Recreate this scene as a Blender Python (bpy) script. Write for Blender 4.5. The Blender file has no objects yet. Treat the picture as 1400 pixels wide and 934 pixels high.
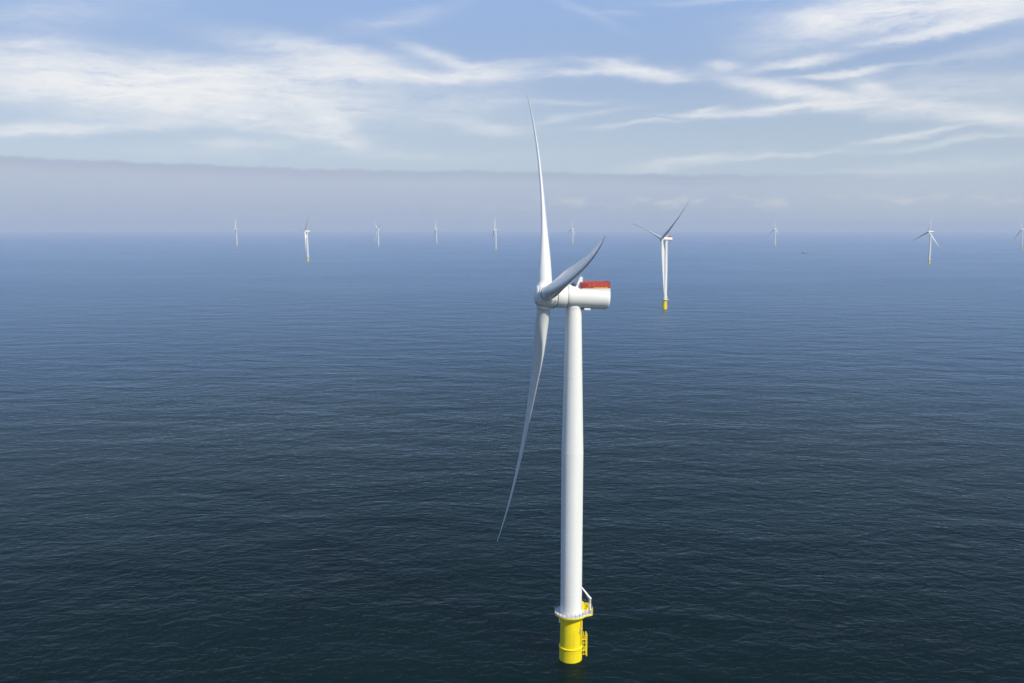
import bpy, math, random
from mathutils import Vector, Matrix
R = math.radians
random.seed(7)
scene = bpy.context.scene
COL = scene.collection

# ------------------------------------------------------------------ camera
F_PX, HZ, CAM_H = 1228.3, 309.0, 114.05          # focal length in px of a 1400 px wide frame, horizon row, height
PITCH = math.atan((467 - HZ) / F_PX)
cam = bpy.data.cameras.new("camera")
cam.sensor_width = 36
cam.lens = F_PX / 1400 * 36
cam.clip_start, cam.clip_end = 1, 200000
cam_o = bpy.data.objects.new("camera", cam)
cam_o.location = (0, 0, CAM_H)
cam_o.rotation_euler = (R(90) - PITCH, 0, 0)
COL.objects.link(cam_o)
scene.camera = cam_o

# ------------------------------------------------------------------ sun + sky
SUN_AZ, SUN_EL = R(135), R(44)                   # azimuth clockwise from the view direction (+Y)
S = Vector((math.sin(SUN_AZ) * math.cos(SUN_EL), math.cos(SUN_AZ) * math.cos(SUN_EL), math.sin(SUN_EL)))
sun = bpy.data.lights.new("sun", 'SUN')
sun.energy, sun.angle, sun.color = 4.9, R(0.5), (1.0, 0.945, 0.83)
sun_o = bpy.data.objects.new("sun", sun)
sun_o.rotation_euler = S.to_track_quat('Z', 'Y').to_euler()
sun_o.location = (0, 0, 400)
COL.objects.link(sun_o)

scene.view_settings.view_transform = 'Standard'
scene.view_settings.look = 'None'
scene.view_settings.exposure = 0
scene.view_settings.gamma = 1
scene.cycles.use_denoising = True
scene.cycles.max_bounces = 6
scene.cycles.volume_bounces = 1
scene.cycles.sample_clamp_indirect = 4

HAZE_DENSITY = 0.00008
SKY_STRENGTH = 0.1


class NT:
    """small helper to write node maths"""
    def __init__(self, tree):
        self.t = tree
        self.n = tree.nodes
        self.l = tree.links

    def put(self, sock, v):
        if hasattr(v, 'is_linked') or isinstance(v, bpy.types.NodeSocket):
            self.l.new(v, sock)
        else:
            sock.default_value = v

    def m(self, op, a, b=0.0, c=None, clamp=False):
        n = self.n.new('ShaderNodeMath')
        n.operation = op
        n.use_clamp = clamp
        self.put(n.inputs[0], a)
        self.put(n.inputs[1], b)
        if c is not None:
            self.put(n.inputs[2], c)
        return n.outputs[0]

    def smooth(self, v, a, b, lo=0.0, hi=1.0, mode='SMOOTHSTEP'):
        n = self.n.new('ShaderNodeMapRange')
        n.interpolation_type = mode
        self.put(n.inputs['Value'], v)
        for k, x in (('From Min', a), ('From Max', b), ('To Min', lo), ('To Max', hi)):
            self.put(n.inputs[k], x)
        return n.outputs['Result']

    def xyz(self, x, y, z):
        n = self.n.new('ShaderNodeCombineXYZ')
        for i, v in enumerate((x, y, z)):
            self.put(n.inputs[i], v)
        return n.outputs[0]

    def noise(self, vec, scale, detail=4, rough=0.5, dist=0.0, lac=2.0):
        n = self.n.new('ShaderNodeTexNoise')
        n.noise_dimensions = '3D'
        self.put(n.inputs['Vector'], vec)
        n.inputs['Scale'].default_value = scale
        n.inputs['Detail'].default_value = detail
        n.inputs['Roughness'].default_value = rough
        n.inputs['Lacunarity'].default_value = lac
        n.inputs['Distortion'].default_value = dist
        return n.outputs['Fac']

    def mix(self, f, a, b, blend='MIX'):
        n = self.n.new('ShaderNodeMix')
        n.data_type = 'RGBA'
        n.blend_type = blend
        self.put(n.inputs[0], f)
        self.put(n.inputs[6], a)
        self.put(n.inputs[7], b)
        return n.outputs[2]


def lin(r, g, b):
    f = lambda c: (c / 255 / 12.92) if c <= 10.3 else ((c / 255 + 0.055) / 1.055) ** 2.4
    return (f(r), f(g), f(b), 1.0)


def sky_dir(px, py):
    """compass azimuth and tan(elevation) of a spot in the sky seen in the photograph"""
    x, y, z = px - 700, F_PX, 467 - py
    yy = y * math.cos(PITCH) + z * math.sin(PITCH)
    zz = -y * math.sin(PITCH) + z * math.cos(PITCH)
    return math.atan2(x, yy), zz / math.hypot(x, yy)


world = bpy.data.worlds.new("World")
scene.world = world
world.use_nodes = True
wt = NT(world.node_tree)
for n in list(wt.n):
    wt.n.remove(n)
wout = wt.n.new('ShaderNodeOutputWorld')
bg = wt.n.new('ShaderNodeBackground')
wt.l.new(bg.outputs[0], wout.inputs['Surface'])
sky = wt.n.new('ShaderNodeTexSky')
sky.sky_type = 'NISHITA'
sky.sun_disc = False
sky.sun_elevation = SUN_EL
sky.sun_rotation = SUN_AZ
sky.altitude = 100
sky.air_density, sky.dust_density, sky.ozone_density = 1.0, 1.0, 1.6
bg.inputs['Strength'].default_value = SKY_STRENGTH
K = 1.0 / SKY_STRENGTH                           # cloud colours are written as seen

tc = wt.n.new('ShaderNodeTexCoord')
sep = wt.n.new('ShaderNodeSeparateXYZ')
wt.l.new(tc.outputs['Generated'], sep.inputs[0])
sx, sy, sz = sep.outputs
az = wt.m('ARCTAN2', sx, sy)
hyp = wt.m('SQRT', wt.m('ADD', wt.m('MULTIPLY', sx, sx), wt.m('MULTIPLY', sy, sy)))
te = wt.m('DIVIDE', sz, wt.m('MAXIMUM', hyp, 0.001))
az = wt.m('ADD', az, 0.0)


def kc(c, k=1.0):
    return (c[0] * K * k, c[1] * K * k, c[2] * K * k, 1)


# base: Nishita pulled toward the pale maritime blue low down
col = wt.mix(1.0, sky.outputs[0], (0.9, 0.86, 0.97, 1), 'MULTIPLY')
low = wt.smooth(te, 0.34, 0.02)
col = wt.mix(wt.m('MULTIPLY', low, 0.72), col, kc(lin(192, 209, 227)))
deep = wt.mix(wt.smooth(te, 0.22, 0.75, mode='LINEAR'), kc(lin(157, 186, 230)), kc(lin(80, 122, 192)))
col = wt.mix(wt.m('MULTIPLY', wt.smooth(te, 0.08, 0.27), 0.92), col, deep)

# cirrus: soft envelopes where the photograph has cloud, filled with drawn-out wisps
warp = wt.noise(wt.xyz(wt.m('MULTIPLY', az, 6.0), wt.m('MULTIPLY', te, 16.0), 3.1), 1.0, 4, 0.6)
warp = wt.m('SUBTRACT', warp, 0.5)
warp2 = wt.noise(wt.xyz(wt.m('MULTIPLY', az, 26.0), wt.m('MULTIPLY', te, 60.0), 7.7), 1.0, 4, 0.6)
warp2 = wt.m('SUBTRACT', warp2, 0.5)
te_w = wt.m('ADD', te, wt.m('ADD', wt.m('MULTIPLY', warp, 0.026), wt.m('MULTIPLY', warp2, 0.011)))
shear = wt.m('ADD', te_w, wt.m('MULTIPLY', az, -0.02))
wisp = wt.noise(wt.xyz(wt.m('MULTIPLY', az, 9.0), wt.m('MULTIPLY', shear, 46.0), 1.7), 1.0, 8, 0.64, 0.35)
fine = wt.noise(wt.xyz(wt.m('MULTIPLY', az, 30.0), wt.m('MULTIPLY', shear, 150.0), 9.2), 1.0, 8, 0.7, 0.5)
tex = wt.m('ADD', wt.m('MULTIPLY', wisp, 0.66), wt.m('MULTIPLY', fine, 0.34))

# (px, py, half width px, half height px, tilt deg (+ = rises to the right), strength)
blobs = [
    (260, 120, 250, 30, -3, 1.25), (90, 120, 170, 24, 0, 0.7), (440, 76, 105, 15, -8, 0.72), (360, 98, 150, 16, 4, 0.5), (560, 106, 150, 9, 1, 0.95), (620, 84, 60, 9, -18, 0.55),
    (540, 28, 70, 9, 14, 0.2), (60, 173, 180, 9, 5, 0.62), (300, 152, 170, 15, -10, 0.42), (455, 172, 34, 16, -35, 0.55), (330, 195, 60, 8, 0, 0.35), (60, 22, 150, 22, 12, 0.2),
    (25, 62, 80, 8, 4, 0.32), (665, 172, 45, 7, -6, 0.42), (640, 140, 80, 16, 0, 0.22), (430, 188, 60, 6, -8, 0.32),
    (800, 158, 70, 4, 8, 0.3), (870, 95, 62, 7.5, -7, 1.1), (790, 102, 40, 4, 4, 0.55), (700, 90, 60, 6, 0, 0.28), (760, 140, 60, 3, 0, 0.25), (870, 172, 60, 3, 3, 0.35),
    (1225, 18, 130, 19, 2, 1.5), (1370, 14, 120, 17, 3, 0.7), (1120, 28, 34, 6, -10, 0.6), (1140, 40, 30, 10, 0, 0.5), (1290, 43, 90, 6, 5, 0.65), (1095, 82, 62, 5, 5, 0.85), (990, 86, 20, 5, 0, 0.6), (1240, 50, 70, 4, 4, 0.5),
    (1155, 98, 60, 4.5, 4, 0.9), (1055, 117, 70, 8, -14, 0.8), (1105, 147, 105, 7, 2, 1.0), (1193, 120, 24, 9, -20, 0.6), (1110, 128, 60, 8, -8, 0.55), (1270, 150, 150, 14, -7, 0.5), (1300, 122, 150, 22, 0, 0.3),
    (1390, 166, 70, 8, -8, 0.4), (1340, 72, 110, 14, 10, 0.24), (1250, 186, 70, 3.5, 6, 0.4), (1310, 195, 90, 4, 4, 0.28), (960, 159, 50, 3, 0, 0.4), (965, 150, 18, 4, 10, 0.4),
    (940, 222, 80, 6, 4, 0.28), (1070, 215, 70, 3, 5, 0.3), (1280, 228, 160, 8, 3, 0.14), (420, 210, 300, 10, 0, 0.1), (1060, 62, 60, 20, 0, 0.2), (800, 20, 50, 5, -25, 0.1), (845, 22, 25, 4, 0, 0.16), (1000, 2, 90, 5, 0, 0.25),
]
env = None
for px, py, hw, hh, tilt, s in blobs:
    a0, t0 = sky_dir(px, py)
    a1, _ = sky_dir(px + 10, py)
    _, t1 = sky_dir(px, py - 10)
    ka, kt = 10 / (a1 - a0), 10 / (t1 - t0)       # px per unit of azimuth / elevation there
    ct, st = math.cos(R(tilt)), math.sin(R(tilt))
    da = wt.m('MULTIPLY_ADD', az, ka, -a0 * ka)
    dt = wt.m('MULTIPLY_ADD', te_w, kt, -t0 * kt)
    u = wt.m('ADD', wt.m('MULTIPLY', da, ct / hw), wt.m('MULTIPLY', dt, st / hw))
    v = wt.m('SUBTRACT', wt.m('MULTIPLY', dt, ct / hh), wt.m('MULTIPLY', da, st / hh))
    q = wt.m('ADD', wt.m('MULTIPLY', u, u), wt.m('MULTIPLY', v, v))
    g = wt.m('MULTIPLY', wt.m('POWER', 2.718, wt.m('MULTIPLY', q, -0.9)), s)
    env = g if env is None else wt.m('ADD', env, g)
dens = wt.m('MULTIPLY', env, wt.smooth(tex, 0.33, 0.68, 0.14, 1.32, 'LINEAR'))
dens = wt.m('SUBTRACT', 1.0, wt.m('POWER', 2.718, wt.m('MULTIPLY', dens, -1.5)))
col = wt.mix(wt.m('MULTIPLY', dens, 0.97, clamp=True), col, kc(lin(250, 249, 247)))

# marine haze bank low over the horizon, with a ragged upper edge
edge = wt.m('MULTIPLY_ADD', az, -0.0155, 0.0588)
ragged = wt.m('SUBTRACT', wt.noise(wt.xyz(wt.m('MULTIPLY', az, 55.0), 0.0, 0.4), 1.0, 6, 0.6), 0.5)
broad = wt.m('SUBTRACT', wt.noise(wt.xyz(wt.m('MULTIPLY', az, 6.0), 5.0, 0.4), 1.0, 2, 0.5), 0.5)
edge = wt.m('ADD', edge, wt.m('ADD', wt.m('MULTIPLY', ragged, 0.008), wt.m('MULTIPLY', broad, 0.006)))
below = wt.m('SUBTRACT', edge, te)
strong = wt.smooth(az, 0.42, 0.18, 0.4, 1.0)
bank = wt.m('MULTIPLY', wt.smooth(below, -0.0012, 0.004), strong)
lip = wt.m('MULTIPLY', wt.smooth(below, -0.001, 0.0025), wt.smooth(below, 0.016, 0.002))
lip = wt.m('MULTIPLY', lip, wt.smooth(az, 0.42, 0.20))
bankcol = wt.mix(wt.smooth(te, 0.055, 0.004), kc(lin(183, 193, 211)), kc(lin(168, 183, 206)))
col = wt.mix(wt.m('MULTIPLY', bank, 0.93), col, bankcol)
col = wt.mix(wt.m('MULTIPLY', lip, 0.38), col, kc(lin(160, 173, 200)))
# far cumulus tops poking out of the bank
puff = wt.noise(wt.xyz(wt.m('MULTIPLY', az, 30.0), wt.m('MULTIPLY', te, 90.0), 4.4), 1.0, 5, 0.6)
pband = wt.m('MULTIPLY', wt.smooth(te, 0.012, 0.026), wt.smooth(te, 0.036, 0.027))
pband = wt.m('MULTIPLY', pband, wt.smooth(az, -0.15, 0.15))
col = wt.mix(wt.m('MULTIPLY', wt.m('MULTIPLY', wt.smooth(puff, 0.46, 0.7), pband), 0.75), col, kc(lin(206, 209, 216)))
streak = wt.noise(wt.xyz(wt.m('MULTIPLY', az, 9.0), wt.m('MULTIPLY', te, 330.0), 8.8), 1.0, 5, 0.6, 0.3)
sband = wt.m('MULTIPLY', wt.smooth(te, 0.040, 0.047), wt.smooth(te, 0.058, 0.052))
sband = wt.m('MULTIPLY', wt.m('MULTIPLY', sband, wt.smooth(az, 0.10, 0.20)), wt.smooth(az, 0.44, 0.30))
col = wt.mix(wt.m('MULTIPLY', wt.m('MULTIPLY', wt.smooth(streak, 0.48, 0.66), sband), 0.55), col, kc(lin(164, 178, 204)))
wt.l.new(col, bg.inputs['Color'])


# ------------------------------------------------------------------ materials
def new_mat(name):
    m = bpy.data.materials.new(name)
    m.use_nodes = True
    t = NT(m.node_tree)
    b = m.node_tree.nodes['Principled BSDF']
    return m, t, b


def paint(name, c, rough=0.4, var=0.06, scale=0.5, streak=None, coat=0.0, dirt=None):
    m, t, b = new_mat(name)
    tc = t.n.new('ShaderNodeTexCoord').outputs['Object']
    mp = t.n.new('ShaderNodeMapping')
    t.l.new(tc, mp.inputs['Vector'])
    if streak:
        mp.inputs['Scale'].default_value = streak
    nz = t.noise(mp.outputs[0], scale, 6, 0.6)
    c = (*c, 1) if len(c) == 3 else c
    dark = tuple(x * (1 - 2 * var) for x in c[:3]) + (1,)
    colr = t.mix(t.smooth(nz, 0.35, 0.7), dark, c)
    if dirt:
        nz2 = t.noise(mp.outputs[0], dirt[0], 8, 0.7)
        colr = t.mix(t.smooth(nz2, dirt[1], dirt[1] + 0.12, 0, dirt[3]), colr, (*dirt[2], 1))
    t.l.new(colr, b.inputs['Base Color'])
    t.l.new(t.smooth(nz, 0.3, 0.7, rough * 0.85, rough * 1.2), b.inputs['Roughness'])
    b.inputs['Specular IOR Level'].default_value = 0.35
    b.inputs['Coat Weight'].default_value = coat
    b.inputs['Coat Roughness'].default_value = 0.15
    return m


M = {}
M['tower'] = paint('tower_paint', (0.77, 0.765, 0.71), 0.42, 0.02, 0.6, (1.2, 1.2, 0.06), dirt=(2.0, 0.66, (0.52, 0.5, 0.45), 0.3))
M['blade'] = paint('blade_gelcoat', (0.69, 0.69, 0.645), 0.25, 0.02, 0.3, (1, 1, 0.15), coat=0.5)
M['nacelle'] = paint('nacelle_gelcoat', (0.77, 0.765, 0.71), 0.38, 0.025, 0.5, (0.5, 1, 1))
M['joint'] = paint('joint_rubber', (0.16, 0.165, 0.16), 0.7, 0.1)  # plain dark seal colour for the hub, housing and blade root joints
M['dark'] = paint('dark_steel', (0.06, 0.065, 0.07), 0.6, 0.1)
M['rail'] = paint('weathered_rail', (0.2, 0.2, 0.19), 0.5, 0.08, 3)
M['galv'] = paint('galvanised_steel', (0.42, 0.43, 0.43), 0.45, 0.08, 3)
M['deck'] = paint('deck_grating', (0.66, 0.66, 0.63), 0.6, 0.08, 2)
M['yellow'] = paint('yellow_paint', (0.85, 0.67, 0.002), 0.5, 0.05, 0.7, (1, 1, 0.25), dirt=(1.6, 0.66, (0.45, 0.3, 0.05), 0.5))
M['rust'] = paint('rusty_weld', (0.42, 0.33, 0.03), 0.7, 0.15, 2)
M['white'] = paint('white_paint', (0.8, 0.79, 0.77), 0.35, 0.03, 2)
M['red'] = paint('red_mesh_panel', (0.50, 0.065, 0.045), 0.55, 0.14, 2.5)
M['red_post'] = paint('red_post', (0.34, 0.04, 0.035), 0.5, 0.08, 2)
M['pink_post'] = paint('faded_red_post', (0.62, 0.2, 0.17), 0.5, 0.08, 2)
M['orange'] = paint('orange_kickboard', (0.85, 0.36, 0.03), 0.5, 0.06, 2)
M['hull'] = paint('hull_navy', (0.025, 0.04, 0.075), 0.4, 0.1)
M['glass'] = paint('dark_glass', (0.02, 0.025, 0.03), 0.1, 0.1)


# ------------------------------------------------------------------ mesh helpers
class MB:
    def __init__(self):
        self.v, self.f, self.s = [], [], []

    def add(self, vs, fs, smooth=False):
        o = len(self.v)
        self.v += [tuple(x) for x in vs]
        self.f += [tuple(i + o for i in q) for q in fs]
        self.s += [smooth] * len(fs)
        return self

    def box(self, c, d, mat=None):
        x, y, z = (q / 2 for q in d)
        vs = [Vector((sx * x, sy * y, sz * z)) for sx in (-1, 1) for sy in (-1, 1) for sz in (-1, 1)]
        mm = Matrix.Translation(c) @ (mat.to_4x4() if mat else Matrix.Identity(4))
        vs = [mm @ p for p in vs]
        return self.add(vs, [(0, 1, 3, 2), (4, 6, 7, 5), (0, 4, 5, 1), (2, 3, 7, 6), (0, 2, 6, 4), (1, 5, 7, 3)])

    def lathe(self, prof, n=64, mat=None, cap=(False, False)):
        """prof: (radius, z) pairs"""
        mat = mat or Matrix.Identity(4)
        vs = [mat @ Vector((r * math.cos(2 * math.pi * k / n), r * math.sin(2 * math.pi * k / n), z)) for r, z in prof for k in range(n)]
        fs = [(i * n + k, i * n + (k + 1) % n, (i + 1) * n + (k + 1) % n, (i + 1) * n + k) for i in range(len(prof) - 1) for k in range(n)]
        self.add(vs, fs, True)
        o = len(self.v) - len(vs)
        if cap[0]:
            self.f.append(tuple(o + k for k in reversed(range(n)))); self.s.append(False)
        if cap[1]:
            self.f.append(tuple(o + (len(prof) - 1) * n + k for k in range(n))); self.s.append(False)
        return self

    def tube(self, pts, r, n=10, cap=True):
        pts = [Vector(p) for p in pts]
        rs = r if isinstance(r, (list, tuple)) else [r] * len(pts)
        rings = []
        prev = None
        for i, p in enumerate(pts):
            d = (pts[min(i + 1, len(pts) - 1)] - pts[max(i - 1, 0)]).normalized()
            a = prev if prev else (Vector((0, 0, 1)) if abs(d.z) < 0.9 else Vector((1, 0, 0)))
            a = (a - d * a.dot(d)).normalized()
            prev = a
            b = d.cross(a)
            rings.append([p + (a * math.cos(2 * math.pi * k / n) + b * math.sin(2 * math.pi * k / n)) * rs[i] for k in range(n)])
        vs = [q for ring in rings for q in ring]
        fs = [(i * n + k, i * n + (k + 1) % n, (i + 1) * n + (k + 1) % n, (i + 1) * n + k) for i in range(len(pts) - 1) for k in range(n)]
        self.add(vs, fs, True)
        if cap:
            o = len(self.v) - len(vs)
            self.f.append(tuple(o + k for k in reversed(range(n)))); self.s.append(False)
            self.f.append(tuple(o + (len(pts) - 1) * n + k for k in range(n))); self.s.append(False)
        return self

    def build(self, name, mat, parent=None, bevel=0.0, flatten=True):
        me = bpy.data.meshes.new(name)
        me.from_pydata(self.v, [], self.f)
        me.polygons.foreach_set('use_smooth', self.s)
        me.materials.append(mat)
        me.update()
        if flatten and any(self.s):
            me.set_sharp_from_angle(angle=R(40))
        o = bpy.data.objects.new(name, me)
        COL.objects.link(o)
        if parent:
            o.parent = parent
        if bevel:
            b = o.modifiers.new('bevel', 'BEVEL')
            b.width, b.segments = bevel, 2
        return o


def empty(name, loc=(0, 0, 0), rz=0.0):
    o = bpy.data.objects.new(name, None)
    o.empty_display_size = 5
    o.location = loc
    o.rotation_euler = (0, 0, rz)
    COL.objects.link(o)
    return o


def tag(o, label, cat, group=None):
    o['label'], o['category'] = label, cat
    if group:
        o['group'] = group


# ------------------------------------------------------------------ sea
def build_sea():
    mb = MB()
    # one sheet out past the horizon, following the curve of the earth
    n, radii = 128, [60 * 1.16 ** k for k in range(44)]
    radii = [r for r in radii if r < 40000] + [40000]
    vs = [(0, 0, 0)] + [(r * math.sin(2 * math.pi * k / n), r * math.cos(2 * math.pi * k / n), -r * r / (2 * 7.3e6)) for r in radii for k in range(n)]
    fs = [(0, 1 + (k + 1) % n, 1 + k) for k in range(n)]
    for i in range(len(radii) - 1):
        a, c = 1 + i * n, 1 + (i + 1) * n
        fs += [(a + k, a + (k + 1) % n, c + (k + 1) % n, c + k) for k in range(n)]
    mb.add(vs, fs, True)
    m, t, b = new_mat('sea_water')
    t.n.remove(b)
    body = t.n.new('ShaderNodeSubsurfaceScattering')  # light scattered back out of the water
    body.falloff = 'BURLEY'
    body.inputs['Scale'].default_value = 1.0
    body.inputs['Radius'].default_value = (8, 30, 26)
    gloss = t.n.new('ShaderNodeBsdfGlossy')          # sky mirrored in the surface
    gloss.inputs['Color'].default_value = (0.66, 0.86, 1.0, 1)
    pos = t.n.new('ShaderNodeTexCoord').outputs['Object']

    def mapped(rot, scale):
        mp = t.n.new('ShaderNodeMapping')
        mp.inputs['Rotation'].default_value = (0, 0, R(rot))
        mp.inputs['Scale'].default_value = (scale[0], scale[1], 0)
        t.l.new(pos, mp.inputs['Vector'])
        return mp.outputs[0]
    h = None

    def addh(v, amp):
        nonlocal h
        w = t.m('MULTIPLY', t.m('SUBTRACT', v, 0.5), amp)
        h = w if h is None else t.m('ADD', h, w)
    addh(t.noise(mapped(20, (0.018, 0.036, 1)), 1.0, 2, 0.5, 0.3), 1.4)       # low swell
    addh(t.noise(mapped(-24, (0.085, 0.13, 1)), 1.0, 2, 0.5, 0.4), 0.48)      # wind sea
    addh(t.noise(mapped(26, (0.19, 0.27, 1)), 1.0, 3, 0.5, 0.5), 0.42)
    addh(t.noise(mapped(-12, (0.42, 0.55, 1)), 1.0, 3, 0.55, 0.4), 0.22)
    addh(t.noise(mapped(40, (1.0, 1.3, 1)), 1.0, 3, 0.55, 0.3), 0.09)         # ripples
    # slicks and gusts: large patches where the ripples are weaker or stronger
    patch = t.noise(mapped(8, (0.0016, 0.0042, 1)), 1.0, 4, 0.55, 0.6)
    h = t.m('MULTIPLY', h, t.smooth(patch, 0.3, 0.7, 0.75, 1.15))
    bump = t.n.new('ShaderNodeBump')
    bump.inputs['Strength'].default_value = 1.0
    bump.inputs['Distance'].default_value = 1.0
    t.l.new(h, bump.inputs['Height'])
    fr = t.n.new('ShaderNodeFresnel')
    fr.inputs['IOR'].default_value = 1.333
    for nd in (gloss, fr):
        t.l.new(bump.outputs[0], nd.inputs['Normal'])
    mixs = t.n.new('ShaderNodeMixShader')
    t.l.new(t.m('POWER', fr.outputs[0], 1.57, clamp=True), mixs.inputs[0])
    t.l.new(body.outputs[0], mixs.inputs[1])
    t.l.new(gloss.outputs[0], mixs.inputs[2])
    t.l.new(mixs.outputs[0], t.n['Material Output'].inputs['Surface'])
    # waves too small to resolve far out act as roughness
    sp = t.n.new('ShaderNodeSeparateXYZ')
    t.l.new(pos, sp.inputs[0])
    dist = t.m('SQRT', t.m('ADD', t.m('MULTIPLY', sp.outputs[0], sp.outputs[0]), t.m('MULTIPLY', sp.outputs[1], sp.outputs[1])))
    t.l.new(t.smooth(dist, 150, 900, 0.05, 0.36), gloss.inputs['Roughness'])
    cn = t.noise(mapped(0, (0.004, 0.008, 1)), 1.0, 3, 0.5)
    t.l.new(t.mix(t.smooth(cn, 0.35, 0.65), (0.0002, 0.0068, 0.0058, 1), (0.0004, 0.0084, 0.0076, 1)), body.inputs['Color'])
    o = mb.build('sea_water', m, flatten=False)
    o['kind'] = 'structure'
    return o


build_sea()

# ------------------------------------------------------------------ haze
hz = MB().box((0, 0, 37.5), (84000, 84000, 305))
hm = bpy.data.materials.new('haze_air')
hm.use_nodes = True
ht = hm.node_tree
for n in list(ht.nodes):
    ht.nodes.remove(n)
ho = ht.nodes.new('ShaderNodeOutputMaterial')
pv = ht.nodes.new('ShaderNodeVolumePrincipled')
pv.inputs['Color'].default_value = (0.70, 0.77, 0.88, 1)
pv.inputs['Density'].default_value = HAZE_DENSITY
pv.inputs['Anisotropy'].default_value = 0.0
ht.links.new(pv.outputs[0], ho.inputs['Volume'])
haze = hz.build('haze', hm)
haze['kind'] = 'stuff'

# ------------------------------------------------------------------ wind turbine
HUB_Z, OVERHANG, RTILT, NTILT = 96.75, 7.25, R(5.2), R(2.9)
RB, TIP_OFF = 77.0, 3.3
PLAT_Z = 12.8
AX = Vector((-math.cos(RTILT), 0, math.sin(RTILT)))          # rotor axis, pointing upwind
HUB = Vector((-OVERHANG * math.cos(RTILT), 0, HUB_Z))
HUB_M = Matrix.Translation(HUB) @ Matrix((( 0, math.sin(RTILT), AX.x), (-1, 0, 0), (0, math.cos(RTILT), AX.z))).to_4x4()
# hub frame columns: X = toward -Y (side), Y = up in the rotor plane, Z = upwind axis


def blade_matrix(theta):
    side = Vector((0, -1, 0))
    vup = Vector((math.sin(RTILT), 0, math.cos(RTILT)))
    er = side * math.cos(theta) + vup * math.sin(theta)
    mo = side * math.sin(theta) - vup * math.cos(theta)
    rot = Matrix((mo, -AX, er)).transposed().to_4x4()
    return Matrix.Translation(HUB) @ rot


PITCH_OFF = 2.5
STATIONS = [  # radius, chord, thickness ratio, angle to rotor plane, roundness
    (2.4, 3.50, 1.00, 18, 1.0), (5.0, 3.50, 1.00, 18, 1.0), (7.0, 3.62, 0.93, 18, 0.9), (9.5, 4.05, 0.76, 18, 0.62), (12.5, 4.65, 0.58, 17.5, 0.3),
    (15.5, 4.95, 0.47, 16.5, 0.10), (18.5, 4.9, 0.41, 15, 0.0), (23, 4.5, 0.36, 12.5, 0), (29, 4.0, 0.315, 10, 0), (36, 3.4, 0.29, 7.8, 0),
    (44, 2.8, 0.265, 6.0, 0), (52, 2.25, 0.25, 4.8, 0), (60, 1.75, 0.22, 3.8, 0), (67, 1.25, 0.21, 3.0, 0), (72, 0.85, 0.20, 2.6, 0), (75, 0.62, 0.2, 2.3, 0), (76.5, 0.46, 0.22, 2.1, 0), (77, 0.28, 0.25, 2.0, 0)]


def interp(tab, r):
    for a, b in zip(tab, tab[1:]):
        if r <= b[0]:
            k = (r - a[0]) / (b[0] - a[0])
            return [x + (y - x) * k for x, y in zip(a, b)]
    return list(tab[-1])


def prebend(r):
    s = r / RB
    return -1.1 * s + (TIP_OFF + 1.1) * s ** 3


def build_blade(parent, ns=72, n=40):
    mb = MB()
    rs = sorted(set([2.4 + (RB - 2.4) * (i / ns) for i in range(ns + 1)] + [74.5, 75.5, 76.2, 76.6, 76.85]))
    vs = []
    for r in rs:
        _, c, tr, ang, rd = interp(STATIONS, r)
        ang = R(ang * 1.1 - PITCH_OFF)
        pa = 0.5 * rd + 0.32 * (1 - rd)
        le = Vector((math.cos(ang), -math.sin(ang), 0))
        su = Vector((math.sin(ang), math.cos(ang), 0))
        for k in range(n):
            a = 2 * math.pi * k / n                  # 0 = trailing edge, pi = leading edge
            xc = 0.5 + 0.5 * math.cos(a)
            yt = 5 * tr * (0.2969 * math.sqrt(max(xc, 0)) - 0.126 * xc - 0.3516 * xc ** 2 + 0.2843 * xc ** 3 - 0.1015 * xc ** 4)
            yt += 0.16 * tr * tr * xc                # blunt trailing edge on the thick inboard part
            yc = 0.045 * 4 * xc * (1 - xc)
            ya = yc + (yt if a <= math.pi else -yt)
            yr = 0.5 * tr * math.sin(a)
            y = (ya * (1 - rd) + yr * rd) * c
            vs.append(le * ((pa - xc) * c) + su * y + Vector((0, -prebend(r), r)))
    N = len(rs)
    fs = [(i * n + k, i * n + (k + 1) % n, (i + 1) * n + (k + 1) % n, (i + 1) * n + k) for i in range(N - 1) for k in range(n)]
    fs.append(tuple((N - 1) * n + k for k in range(n)))
    mb.add(vs, fs, True)
    b = mb.build('blade', M['blade'], parent, flatten=False)
    col_ = MB().lathe([(2.0, 2.2), (2.06, 2.5), (2.06, 3.16), (1.98, 3.26), (1.7, 3.27)], 48)
    col_.build('root_collar', M['nacelle'], b)
    MB().lathe([(1.70, 3.22), (1.80, 3.25), (1.80, 3.42), (1.70, 3.44)], 48).build('bearing_seal', M['joint'], b)
    return b


def nac_x(u):        # distance downwind of the hub centre -> matrix of the nacelle axis
    return Matrix.Translation(HUB) @ Matrix.Rotation(NTILT, 4, 'Y') @ Matrix.Translation((u, 0, 0)) @ Matrix.Rotation(R(90), 4, 'Y')


NAC_M = Matrix.Translation(HUB) @ Matrix.Rotation(NTILT, 4, 'Y')


def npt(u, y, z):
    return NAC_M @ Vector((u, y, z))


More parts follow.
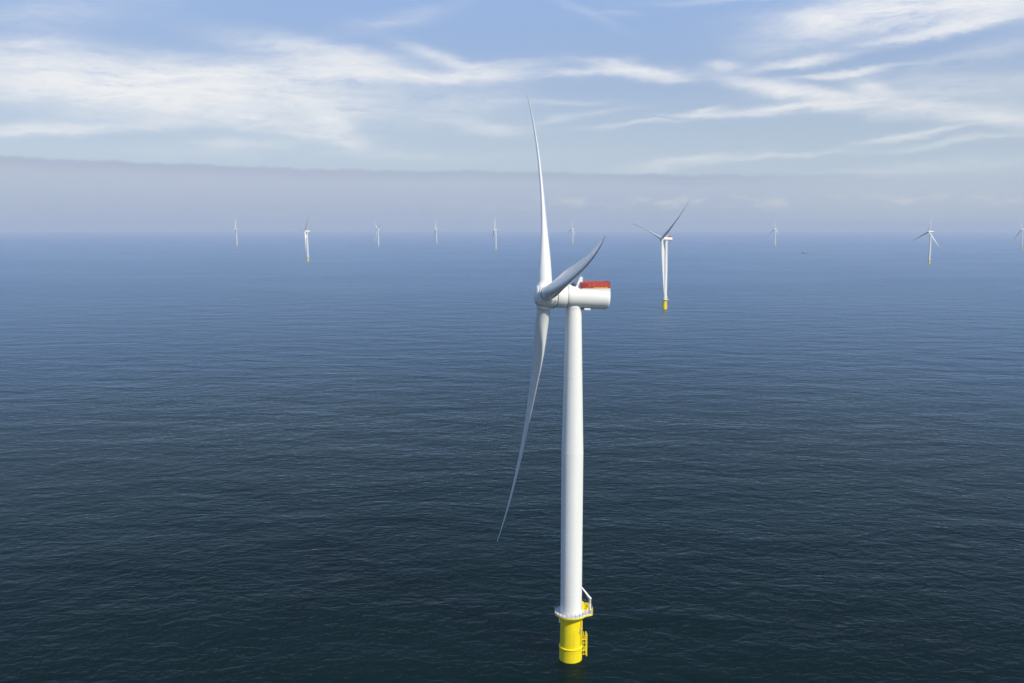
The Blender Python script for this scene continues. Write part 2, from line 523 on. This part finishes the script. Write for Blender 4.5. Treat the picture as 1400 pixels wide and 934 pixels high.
def build_turbine(name):
    root = empty(name)
    # --- transition piece
    tp = MB().lathe([(3.02, -3), (3.02, 3.25), (3.1, 3.3), (3.16, 3.4), (3.16, 3.65), (3.08, 3.73), (2.83, 3.78), (2.82, PLAT_Z - 0.1)], 96)
    tpo = tp.build('transition_piece', M['yellow'], root)
    MB().box((0.33, -2.815, 6.6), (0.05, 0.03, 5.0)).build('weld_seam', M['rust'], tpo)
    MB().box((0.33, -3.01, 1.8), (0.05, 0.03, 2.6)).build('weld_seam', M['rust'], tpo)
    for k in range(9):
        a = -math.pi / 2 + (k - 4) * 0.22
        MB().box((3.02 * math.cos(a), 3.02 * math.sin(a), 2.6 + 0.25 * (k % 2)), (0.12, 0.14, 0.2), Matrix.Rotation(a, 3, 'Z')).build('anode_bracket', M['rust'], tpo)
    MB().tube([(2.75, -1.15, 12.9), (2.75, -1.15, 4.2)], 0.14, 10).build('cable_conduit', M['yellow'], tpo)
    MB().tube([(2.35, -1.85, 12.9), (2.35, -1.85, 4.2)], 0.1, 8).build('cable_conduit', M['yellow'], tpo)
    MB().box((2.28, -2.0, 8.7), (0.35, 0.35, 0.5)).build('junction_box', M['galv'], tpo)
    MB().box((2.05, -2.2, 8.1), (0.3, 0.3, 0.35)).build('junction_box', M['galv'], tpo)
    # boat landing on the right hand side
    bl = empty('boat_landing'); bl.parent = root
    for dy in (-0.6, 0.6):
        MB().tube([(4.15, dy, 0.7), (4.15, dy, 6.9)], 0.19, 14).build('fender_tube', M['yellow'], bl)
    for zz in (2.3, 5.3):
        for dy in (-0.6, 0.6):
            MB().tube([(4.15, dy, zz), (2.6, dy * 0.9, zz)], 0.15, 10).build('bracket', M['yellow'], bl)
    ld = MB()
    for dy in (-0.28, 0.28):
        ld.tube([(3.45, dy, 0.8), (3.45, dy, 7.2)], 0.05, 8)
    for k in range(20):
        ld.tube([(3.45, -0.28, 1.1 + 0.3 * k), (3.45, 0.28, 1.5 + 0.3 * k)], 0.03, 6)
    for k in range(6):
        zz = 1.2 + 1.05 * k
        ld.tube([(3.0, -0.6, zz), (4.15, -0.6, zz)], 0.08, 6)
    ld.build('ladder', M['yellow'], bl)
    # --- working platform
    outline = []
    rp = 4.35
    for k in range(40):
        a = R(75) + R(245) * k / 39                   # the round part, left side
        outline.append((rp * math.cos(a), rp * math.sin(a)))
    outline += [(5.3, -2.2), (5.9, 0.0), (5.9, 3.4), (4.6, 4.9), (2.6, 5.3)]
    n = len(outline)

    def slab(z0, z1, grow=0.0):
        mb = MB()
        vs = [(x * (1 + grow), y * (1 + grow), z0) for x, y in outline] + [(x * (1 + grow), y * (1 + grow), z1) for x, y in outline]
        fs = [(k, (k + 1) % n, n + (k + 1) % n, n + k) for k in range(n)] + [tuple(reversed(range(n))), tuple(range(n, 2 * n))]
        return mb.add(vs, fs)
    pl = slab(PLAT_Z + 0.14, PLAT_Z + 0.2, -0.006).build('platform', M['deck'], root)
    slab(PLAT_Z - 0.22, PLAT_Z + 0.137).build('edge_beam', M['yellow'], pl)
    for k in range(10):
        a = 2 * math.pi * k / 10 + 0.2
        ca, sa = math.cos(a), math.sin(a)
        MB().tube([(2.8 * ca, 2.8 * sa, PLAT_Z - 1.2), (4.0 * ca, 4.0 * sa, PLAT_Z - 0.2)], 0.07, 6).build('support_strut', M['yellow'], pl)
    toe = MB()
    per = [Vector((x, y, 0)) * 0.985 for x, y in outline]
    for a, b_ in zip(per, per[1:] + per[:1]):
        d = b_ - a
        toe.box((a + b_) / 2 + Vector((0, 0, PLAT_Z + 0.29)), (d.length, 0.02, 0.16), Matrix.Rotation(math.atan2(d.y, d.x), 3, 'Z'))
    toe.build('toe_board', M['white'], pl)
    rl = MB()
    closed = per + per[:1]
    for hh in (0.55, 0.85, 1.15):
        rl.tube([p + Vector((0, 0, PLAT_Z + 0.2 + hh)) for p in closed], 0.028, 6, False)
    acc, last = 0.0, None
    for a, b_ in zip(per, per[1:] + per[:1]):
        L = (b_ - a).length
        while acc < L:
            p = a.lerp(b_, acc / L)
            rl.tube([p + Vector((0, 0, PLAT_Z + 0.2)), p + Vector((0, 0, PLAT_Z + 1.36))], 0.05, 6)
            acc += 1.15
        acc -= L
    rl.build('railing', M['rail'], pl)
    gt = MB().tube([(5.0, -2.35, PLAT_Z + 0.2), (5.0, -2.35, PLAT_Z + 1.45)], 0.06).tube([(5.6, -1.0, PLAT_Z + 0.2), (5.6, -1.0, PLAT_Z + 1.45)], 0.06)
    gt.tube([(5.0, -2.35, PLAT_Z + 1.42), (5.6, -1.0, PLAT_Z + 1.42)], 0.05).tube([(5.0, -2.35, PLAT_Z + 0.85), (5.6, -1.0, PLAT_Z + 0.85)], 0.05)
    gt.build('gate', M['yellow'], pl)
    lp = MB().tube([(-3.45, -2.1, PLAT_Z - 0.2), (-3.45, -2.1, PLAT_Z - 1.7)], 0.13, 10)
    lp.build('drain_pipe', M['white'], pl)
    MB().box((-3.4, -2.1, PLAT_Z - 0.32), (0.55, 0.4, 0.4)).build('pipe_bracket', M['yellow'], pl)
    # equipment on the laydown area
    for c_, d_ in (((3.25, 0.75, PLAT_Z + 1.25), (0.5, 1.3, 2.1)), ((4.35, 2.1, PLAT_Z + 0.75), (1.3, 1.2, 1.0)), ((4.5, 0.7, PLAT_Z + 0.5), (0.5, 0.7, 0.6))):
        MB().box(c_, d_).build('equipment_cabinet', M['yellow'], pl, 0.03)
    fr = MB()
    for x, y in ((3.9, 0.2), (5.1, 0.2), (3.9, 1.3), (5.1, 1.3)):
        fr.tube([(x, y, PLAT_Z + 0.2), (x, y, PLAT_Z + 1.7)], 0.06, 8)
    for p, q in (((3.9, 0.2), (5.1, 0.2)), ((5.1, 0.2), (5.1, 1.3)), ((5.1, 1.3), (3.9, 1.3)), ((3.9, 1.3), (3.9, 0.2))):
        fr.tube([(*p, PLAT_Z + 1.7), (*q, PLAT_Z + 1.7)], 0.06, 8)
    fr.build('ladder_hatch_frame', M['yellow'], pl)
    MB().box((4.9, 3.2, PLAT_Z + 0.55), (0.9, 0.8, 0.65)).build('storage_box', M['galv'], pl, 0.03)
    # davit crane
    dc = empty('davit_crane'); dc.parent = root
    MB().lathe([(0.34, PLAT_Z + 0.2), (0.34, PLAT_Z + 0.4), (0.24, PLAT_Z + 0.45), (0.22, PLAT_Z + 3.2), (0.3, PLAT_Z + 3.3), (0.3, PLAT_Z + 3.6), (0.05, PLAT_Z + 3.7)], 20,
               Matrix.Translation((5.25, 0.5, 0))).build('column', M['white'], dc)
    MB().tube([(5.4, 0.35, PLAT_Z + 3.2), (4.4, 1.2, PLAT_Z + 4.4), (2.55, 2.9, PLAT_Z + 6.6)], [0.26, 0.24, 0.17], 12).build('jib', M['white'], dc)
    MB().tube([(5.2, 0.55, PLAT_Z + 2.0), (4.15, 1.45, PLAT_Z + 4.6)], 0.07, 8).build('jib_ram', M['galv'], dc)
    # --- tower
    prof = [(2.8, PLAT_Z + 0.2)]

    def tr(z):
        return 2.8 if z < 56.2 else 2.8 - (2.8 - 1.96) * (z - 56.2) / (93.75 - 56.2)
    seams = [18.5, 34.5, 56.2, 76.0]
    z = 14.0
    zs = []
    while z < 93.5:
        zs.append(z)
        z += 2.6
    pts = [(tr(z), z) for z in zs]
    for s in seams:
        pts += [(tr(s), s - 0.14), (tr(s) + 0.02, s - 0.12), (tr(s) + 0.02, s + 0.12), (tr(s), s + 0.14)]
    pts.sort(key=lambda p: p[1])
    prof += pts + [(1.96, 93.7), (1.96, 94.4)]
    tw = MB().lathe(prof, 96).build('tower', M['tower'], root)
    MB().lathe([(2.84, PLAT_Z + 0.2), (2.88, PLAT_Z + 0.22), (2.88, PLAT_Z + 0.55), (2.8, PLAT_Z + 0.57)], 96).build('base_flange', M['white'], tw)
    dr = MB().box((0.4, 2.83, PLAT_Z + 2.0), (1.0, 0.16, 2.3))
    dr.build('door', M['white'], tw, 0.04)
    # --- nacelle: round canopy, top cut flat under the hoist deck
    RN = 2.95
    mb = MB()
    us = [5.46, 5.5, 5.6, 6.4, 7.2, 8.0, 9.0, 10.5, 12.0, 13.5, 14.6, 15.3, 15.75, 16.0, 16.1]
    n = 72
    vs = []
    for u in us:
        r = RN * (1 - 0.018 * (u - 5.4) / 11)
        if u < 5.55:
            r = RN - 0.05
        if u > 15.7:
            r -= {15.75: 0.03, 16.0: 0.16, 16.1: 0.34}[u]
        k = min(max((u - 6.4) / 2.2, 0), 1)
        lim = r * (1 - k) + (2.02 + 0.052 * (u - 8)) * k
        for j in range(n):
            a = 2 * math.pi * j / n
            vs.append(npt(u, r * math.cos(a), min(r * math.sin(a), lim)))
    fs = [(i * n + (k + 1) % n, i * n + k, (i + 1) * n + k, (i + 1) * n + (k + 1) % n) for i in range(len(us) - 1) for k in range(n)]
    fs.append(tuple(range(n)))
    fs.append(tuple(reversed(range((len(us) - 1) * n, len(us) * n))))
    mb.add(vs, fs, True)
    na = mb.build('nacelle', M['nacelle'], root)
    MB().lathe([(2.4, 2.85), (2.9, 2.87), (2.97, 2.95), (2.97, 5.26), (2.95, 5.3), (2.5, 5.31)], 80, nac_x(0)).build('generator_housing', M['nacelle'], na)
    MB().lathe([(2.88, 5.29), (2.88, 5.52)], 80, nac_x(0)).build('housing_joint', M['joint'], na)
    MB().lathe([(2.75, 2.45), (2.75, 2.9)], 80, nac_x(0)).build('rotor_joint', M['joint'], na)
    # yaw skirt between nacelle and tower
    MB().lathe([(1.99, HUB_Z - 3.35), (2.04, HUB_Z - 3.3), (2.04, HUB_Z - 2.6)], 64).build('yaw_skirt', M['nacelle'], na)
    vh = MB().box(npt(10.6, -1.0, -2.92), (1.6, 1.2, 0.5), Matrix.Rotation(NTILT, 3, 'Y'))
    vh.build('crane_hatch', M['white'], na, 0.04)
    MB().box(npt(9.4, -1.0, -2.88), (0.5, 1.0, 0.4), Matrix.Rotation(NTILT, 3, 'Y')).build('vent', M['dark'], na, 0.04)
    # hoist platform (level, while the nacelle slopes down to the back)
    zd = npt(9.0, 0, 2.07).z + 0.12
    x0, x1, hw = npt(8.6, 0, 0).x, npt(16.25, 0, 0).x, 2.25
    rot0 = None
    zb = [npt(8.6, 0, 1.85).z, npt(16.25, 0, 1.25).z]
    dk = MB()
    vv = []
    for x, zz in ((x0, zb[0]), (x1 - 0.1, zb[1])):
        for y in (-hw, hw):
            vv += [(x, y, zz), (x, y, zd)]
    dk.add(vv, [(0, 1, 3, 2), (4, 6, 7, 5), (0, 4, 5, 1), (2, 3, 7, 6), (0, 2, 6, 4), (1, 5, 7, 3)])
    hp = dk.build('hoist_platform', M['nacelle'], root, 0.05)
    HR = 1.62
    pan = MB()
    post = MB()

    def fence(p, q, nseg):
        p, q = Vector(p), Vector(q)
        d = q - p
        ang = Matrix.Rotation(math.atan2(d.y, d.x), 3, 'Z')
        pan.box((p + q) / 2 + Vector((0, 0, zd + 0.08 + HR / 2)), (d.length, 0.025, HR - 0.1), ang)
        for k in range(nseg + 1):
            c = p.lerp(q, k / nseg)
            post.box(c + Vector((0, 0, zd + HR / 2 + 0.03)), (0.075, 0.075, HR + 0.1))
        for hh in (HR + 0.04, 0.95, 0.09):
            post.box((p + q) / 2 + Vector((0, 0, zd + hh)), (d.length, 0.06, 0.06), ang)
    yo = hw - 0.06
    fence((x0 + 0.1, -yo, 0), (x1 - 0.2, -yo, 0), 7)
    fence((x0 + 0.1, yo, 0), (x1 - 0.2, yo, 0), 7)
    fence((x1 - 0.2, -yo, 0), (x1 - 0.2, yo, 0), 4)
    fence((x0 + 0.1, -yo, 0), (x0 + 0.1, -0.4, 0), 2)
    pan.build('mesh_panel', M['red'], hp)
    post.build('fence_post', M['pink_post'], hp)
    MB().box(((x0 + x1) / 2 + 1.3, -hw + 0.004, zd + 0.2), (3.6, 0.04, 0.3)).build('kickboard', M['orange'], hp)
    MB().box(((x0 + x1) / 2 - 2.3, -hw + 0.004, zd + 0.13), (1.0, 0.04, 0.16)).build('kickboard', M['orange'], hp)
    cr = MB().box((x0 + 1.0, -yo - 0.04, zd + 0.75), (1.5, 0.05, 0.95))
    cr.build('dark_panel', M['red_post'], hp)
    # leaning instrument mast and cooler at the front of the deck
    ms = MB()
    b0 = npt(8.1, -0.7, 2.0)
    ms.add([b0 + Vector(p) for p in ((-1.0, -0.8, 0), (0.9, -0.8, 0), (0.9, 0.8, 0), (-1.0, 0.8, 0), (0.35, -0.55, 3.0), (1.0, -0.55, 3.0), (1.0, 0.55, 3.0), (0.35, 0.55, 3.0))],
           [(3, 2, 1, 0), (4, 5, 6, 7), (0, 1, 5, 4), (1, 2, 6, 5), (2, 3, 7, 6), (3, 0, 4, 7)])
    mo = ms.build('instrument_mast', M['white'], root, 0.06)
    for dy, hh in ((-0.4, 3.5), (0.4, 3.6)):
        MB().tube([b0 + Vector((0.7, dy, 2.95)), b0 + Vector((0.7, dy, hh))], 0.06, 8).build('wind_sensor', M['galv'], mo)
    MB().box(b0 + Vector((1.1, -0.4, 2.75)), (0.35, 0.35, 0.3)).build('beacon', M['galv'], mo)
    MB().box(b0 + Vector((1.05, 0.1, 2.1)), (0.4, 0.4, 0.3)).build('beacon', M['galv'], mo)
    MB().box(b0 + Vector((-1.3, 0.3, 0.75)), (0.7, 1.5, 1.5), Matrix.Rotation(R(24), 3, 'Y')).build('cooler', M['dark'], na, 0.04)
    # --- hub
    sp = MB().lathe([(2.7, -2.75), (2.98, -2.65), (3.03, -2.3), (3.05, -0.8), (3.03, 0.6), (2.93, 1.35), (2.78, 1.75), (2.62, 1.95), (2.5, 2.0)], 80, HUB_M)
    hb = sp.build('hub', M['nacelle'], root)
    sp2 = MB()
    prof = [(2.5, 2.0)] + [(2.5 * math.cos(R(a)) ** 0.9, 2.0 + 0.95 * math.sin(R(a))) for a in (12, 26, 40, 54, 66, 77, 85, 89)]
    sp2.lathe(prof, 80, HUB_M, (False, True)).build('nose_cone', M['nacelle'], hb)
    for k in range(12):
        a = 2 * math.pi * k / 12 + 0.15
        MB().box(HUB_M @ Vector((3.03 * math.cos(a), 3.03 * math.sin(a), -2.2)), (0.25, 0.25, 0.25), Matrix.Rotation(a, 3, 'X')).build('access_plug', M['dark'], hb)
    # --- blades
    bl0 = build_blade(root)
    blades = [bl0]
    for k in range(2):
        c = bl0.copy(); COL.objects.link(c); c.parent = root
        for g in bl0.children:
            d = g.copy(); COL.objects.link(d); d.parent = c
        blades.append(c)
    return root, blades


def set_rotor(blades, theta, feather=0.0):
    for k, b in enumerate(blades):
        b.matrix_local = blade_matrix(theta + k * 2 * math.pi / 3) @ Matrix.Rotation(-feather, 4, 'Z')


turbine, blades = build_turbine('wind_turbine')
bpy.context.view_layer.update()
set_rotor(blades, 0.204)
turbine.location = (15.59, 226.33, 0)
turbine.rotation_euler = (0, 0, 0.119)
TG = 'white offshore wind turbines standing in the sea'
tag(turbine, 'nearest and largest white wind turbine, red fence on its nacelle, yellow base in dark water', 'wind turbine', TG)


def copy_turbine(px, py, yaw, theta, label, detail):
    fw = Vector((0, math.cos(PITCH), -math.sin(PITCH)))
    up = Vector((0, math.sin(PITCH), math.cos(PITCH)))
    d = fw * F_PX + Vector((1, 0, 0)) * (px - 700) - up * (py - 467)
    p = d * (-CAM_H / d.z)
    r = turbine.copy()
    COL.objects.link(r)
    r.location = (p.x, p.y, 0)
    r.rotation_euler = (0, 0, R(yaw))
    skip = () if detail > 1 else ('boat_landing', 'door', 'drain_pipe')
    bs = []
    for ch in turbine.children:
        if ch.name.split('.')[0] in skip:
            continue
        c = ch.copy(); COL.objects.link(c); c.parent = r
        if ch.name.startswith('blade'):
            bs.append(c)
        for g in ch.children:
            if detail > 1 or g.name.split('.')[0] in ('generator_housing', 'hoist_platform', 'nose_cone', 'jib', 'column', 'yaw_skirt', 'edge_beam'):
                e = g.copy(); COL.objects.link(e); e.parent = c
                if detail > 1:
                    continue
    set_rotor(bs, R(theta), R(58))               # idling with feathered blades
    tag(r, label, 'wind turbine', TG)
    return r


FAR = [
    (908.5, 422.5, 28, 42, 'second largest white wind turbine, just right of the biggest, dark blade raised to the right', 2),
    (421, 357, 28, 175, 'mid distance white wind turbine on the left side, nacelle seen side on, clear yellow base', 1),
    (1270, 361, 12, 81, 'mid distance white wind turbine far right, grey blade upright and another reaching left', 1),
    (324, 336, 6, 96, 'tiny hazy wind turbine farthest left on the horizon', 0),
    (517.5, 337.5, 26, 20, 'tiny hazy wind turbine with two blades spread in a V above its tower', 0),
    (597, 333, 10, 100, 'tiniest and faintest wind turbine, its blades barely showing, on the hazy horizon', 0),
    (678, 341, 8, 98, 'tiny hazy wind turbine just left of the big upright blade', 0),
    (783, 334, 24, 84, 'tiny hazy wind turbine seen just above the red fenced deck of the biggest turbine', 0),
    (1059.5, 337, 18, 92, 'tiny hazy wind turbine closest to the small boat', 0),
    (1396.5, 341, 8, 107, 'tiny hazy wind turbine cut by the right edge of the picture', 0),
]
for a in FAR:
    copy_turbine(*a)

# ------------------------------------------------------------------ crew boat
bt = empty('crew_boat', (1237, 3818, 0), R(176))
tag(bt, 'small dark hulled boat with white wheelhouse far out on the sea between two hazy turbines', 'boat')
hs = [(-10, 2.9, 1.9), (-6, 3.1, 1.9), (0, 3.1, 2.1), (5, 2.6, 2.6), (8.5, 1.3, 3.1), (10.2, 0.12, 3.4)]
vs, fs = [], []
for x, w, hgt in hs:
    vs += [(x, -w * 0.7, -0.6), (x, -w, 0.5), (x, -w, hgt), (x, w, hgt), (x, w, 0.5), (x, w * 0.7, -0.6)]
for i in range(len(hs) - 1):
    for k in range(6):
        fs.append((i * 6 + k, i * 6 + (k + 1) % 6, (i + 1) * 6 + (k + 1) % 6, (i + 1) * 6 + k))
fs += [tuple(range(6)), tuple(reversed(range((len(hs) - 1) * 6, len(hs) * 6)))]
MB().add(vs, fs).build('hull', M['hull'], bt)
cab = MB()
cab.add([(-3.6, -2.2, 1.9), (2.2, -2.2, 1.9), (2.2, 2.2, 1.9), (-3.6, 2.2, 1.9), (-3.2, -2.0, 5.2), (1.3, -2.0, 5.2), (1.3, 2.0, 5.2), (-3.2, 2.0, 5.2)],
        [(3, 2, 1, 0), (4, 5, 6, 7), (0, 1, 5, 4), (1, 2, 6, 5), (2, 3, 7, 6), (3, 0, 4, 7)])
wh = cab.build('wheelhouse', M['white'], bt, 0.08)
MB().box((-0.9, 0, 4.3), (3.6, 4.25, 0.8)).build('window', M['glass'], wh)
MB().tube([(-2.2, 0, 5.2), (-2.2, 0, 8.0)], 0.1, 8).tube([(-2.2, -1, 7.2), (-2.2, 1, 7.2)], 0.07, 6).build('mast', M['white'], bt)
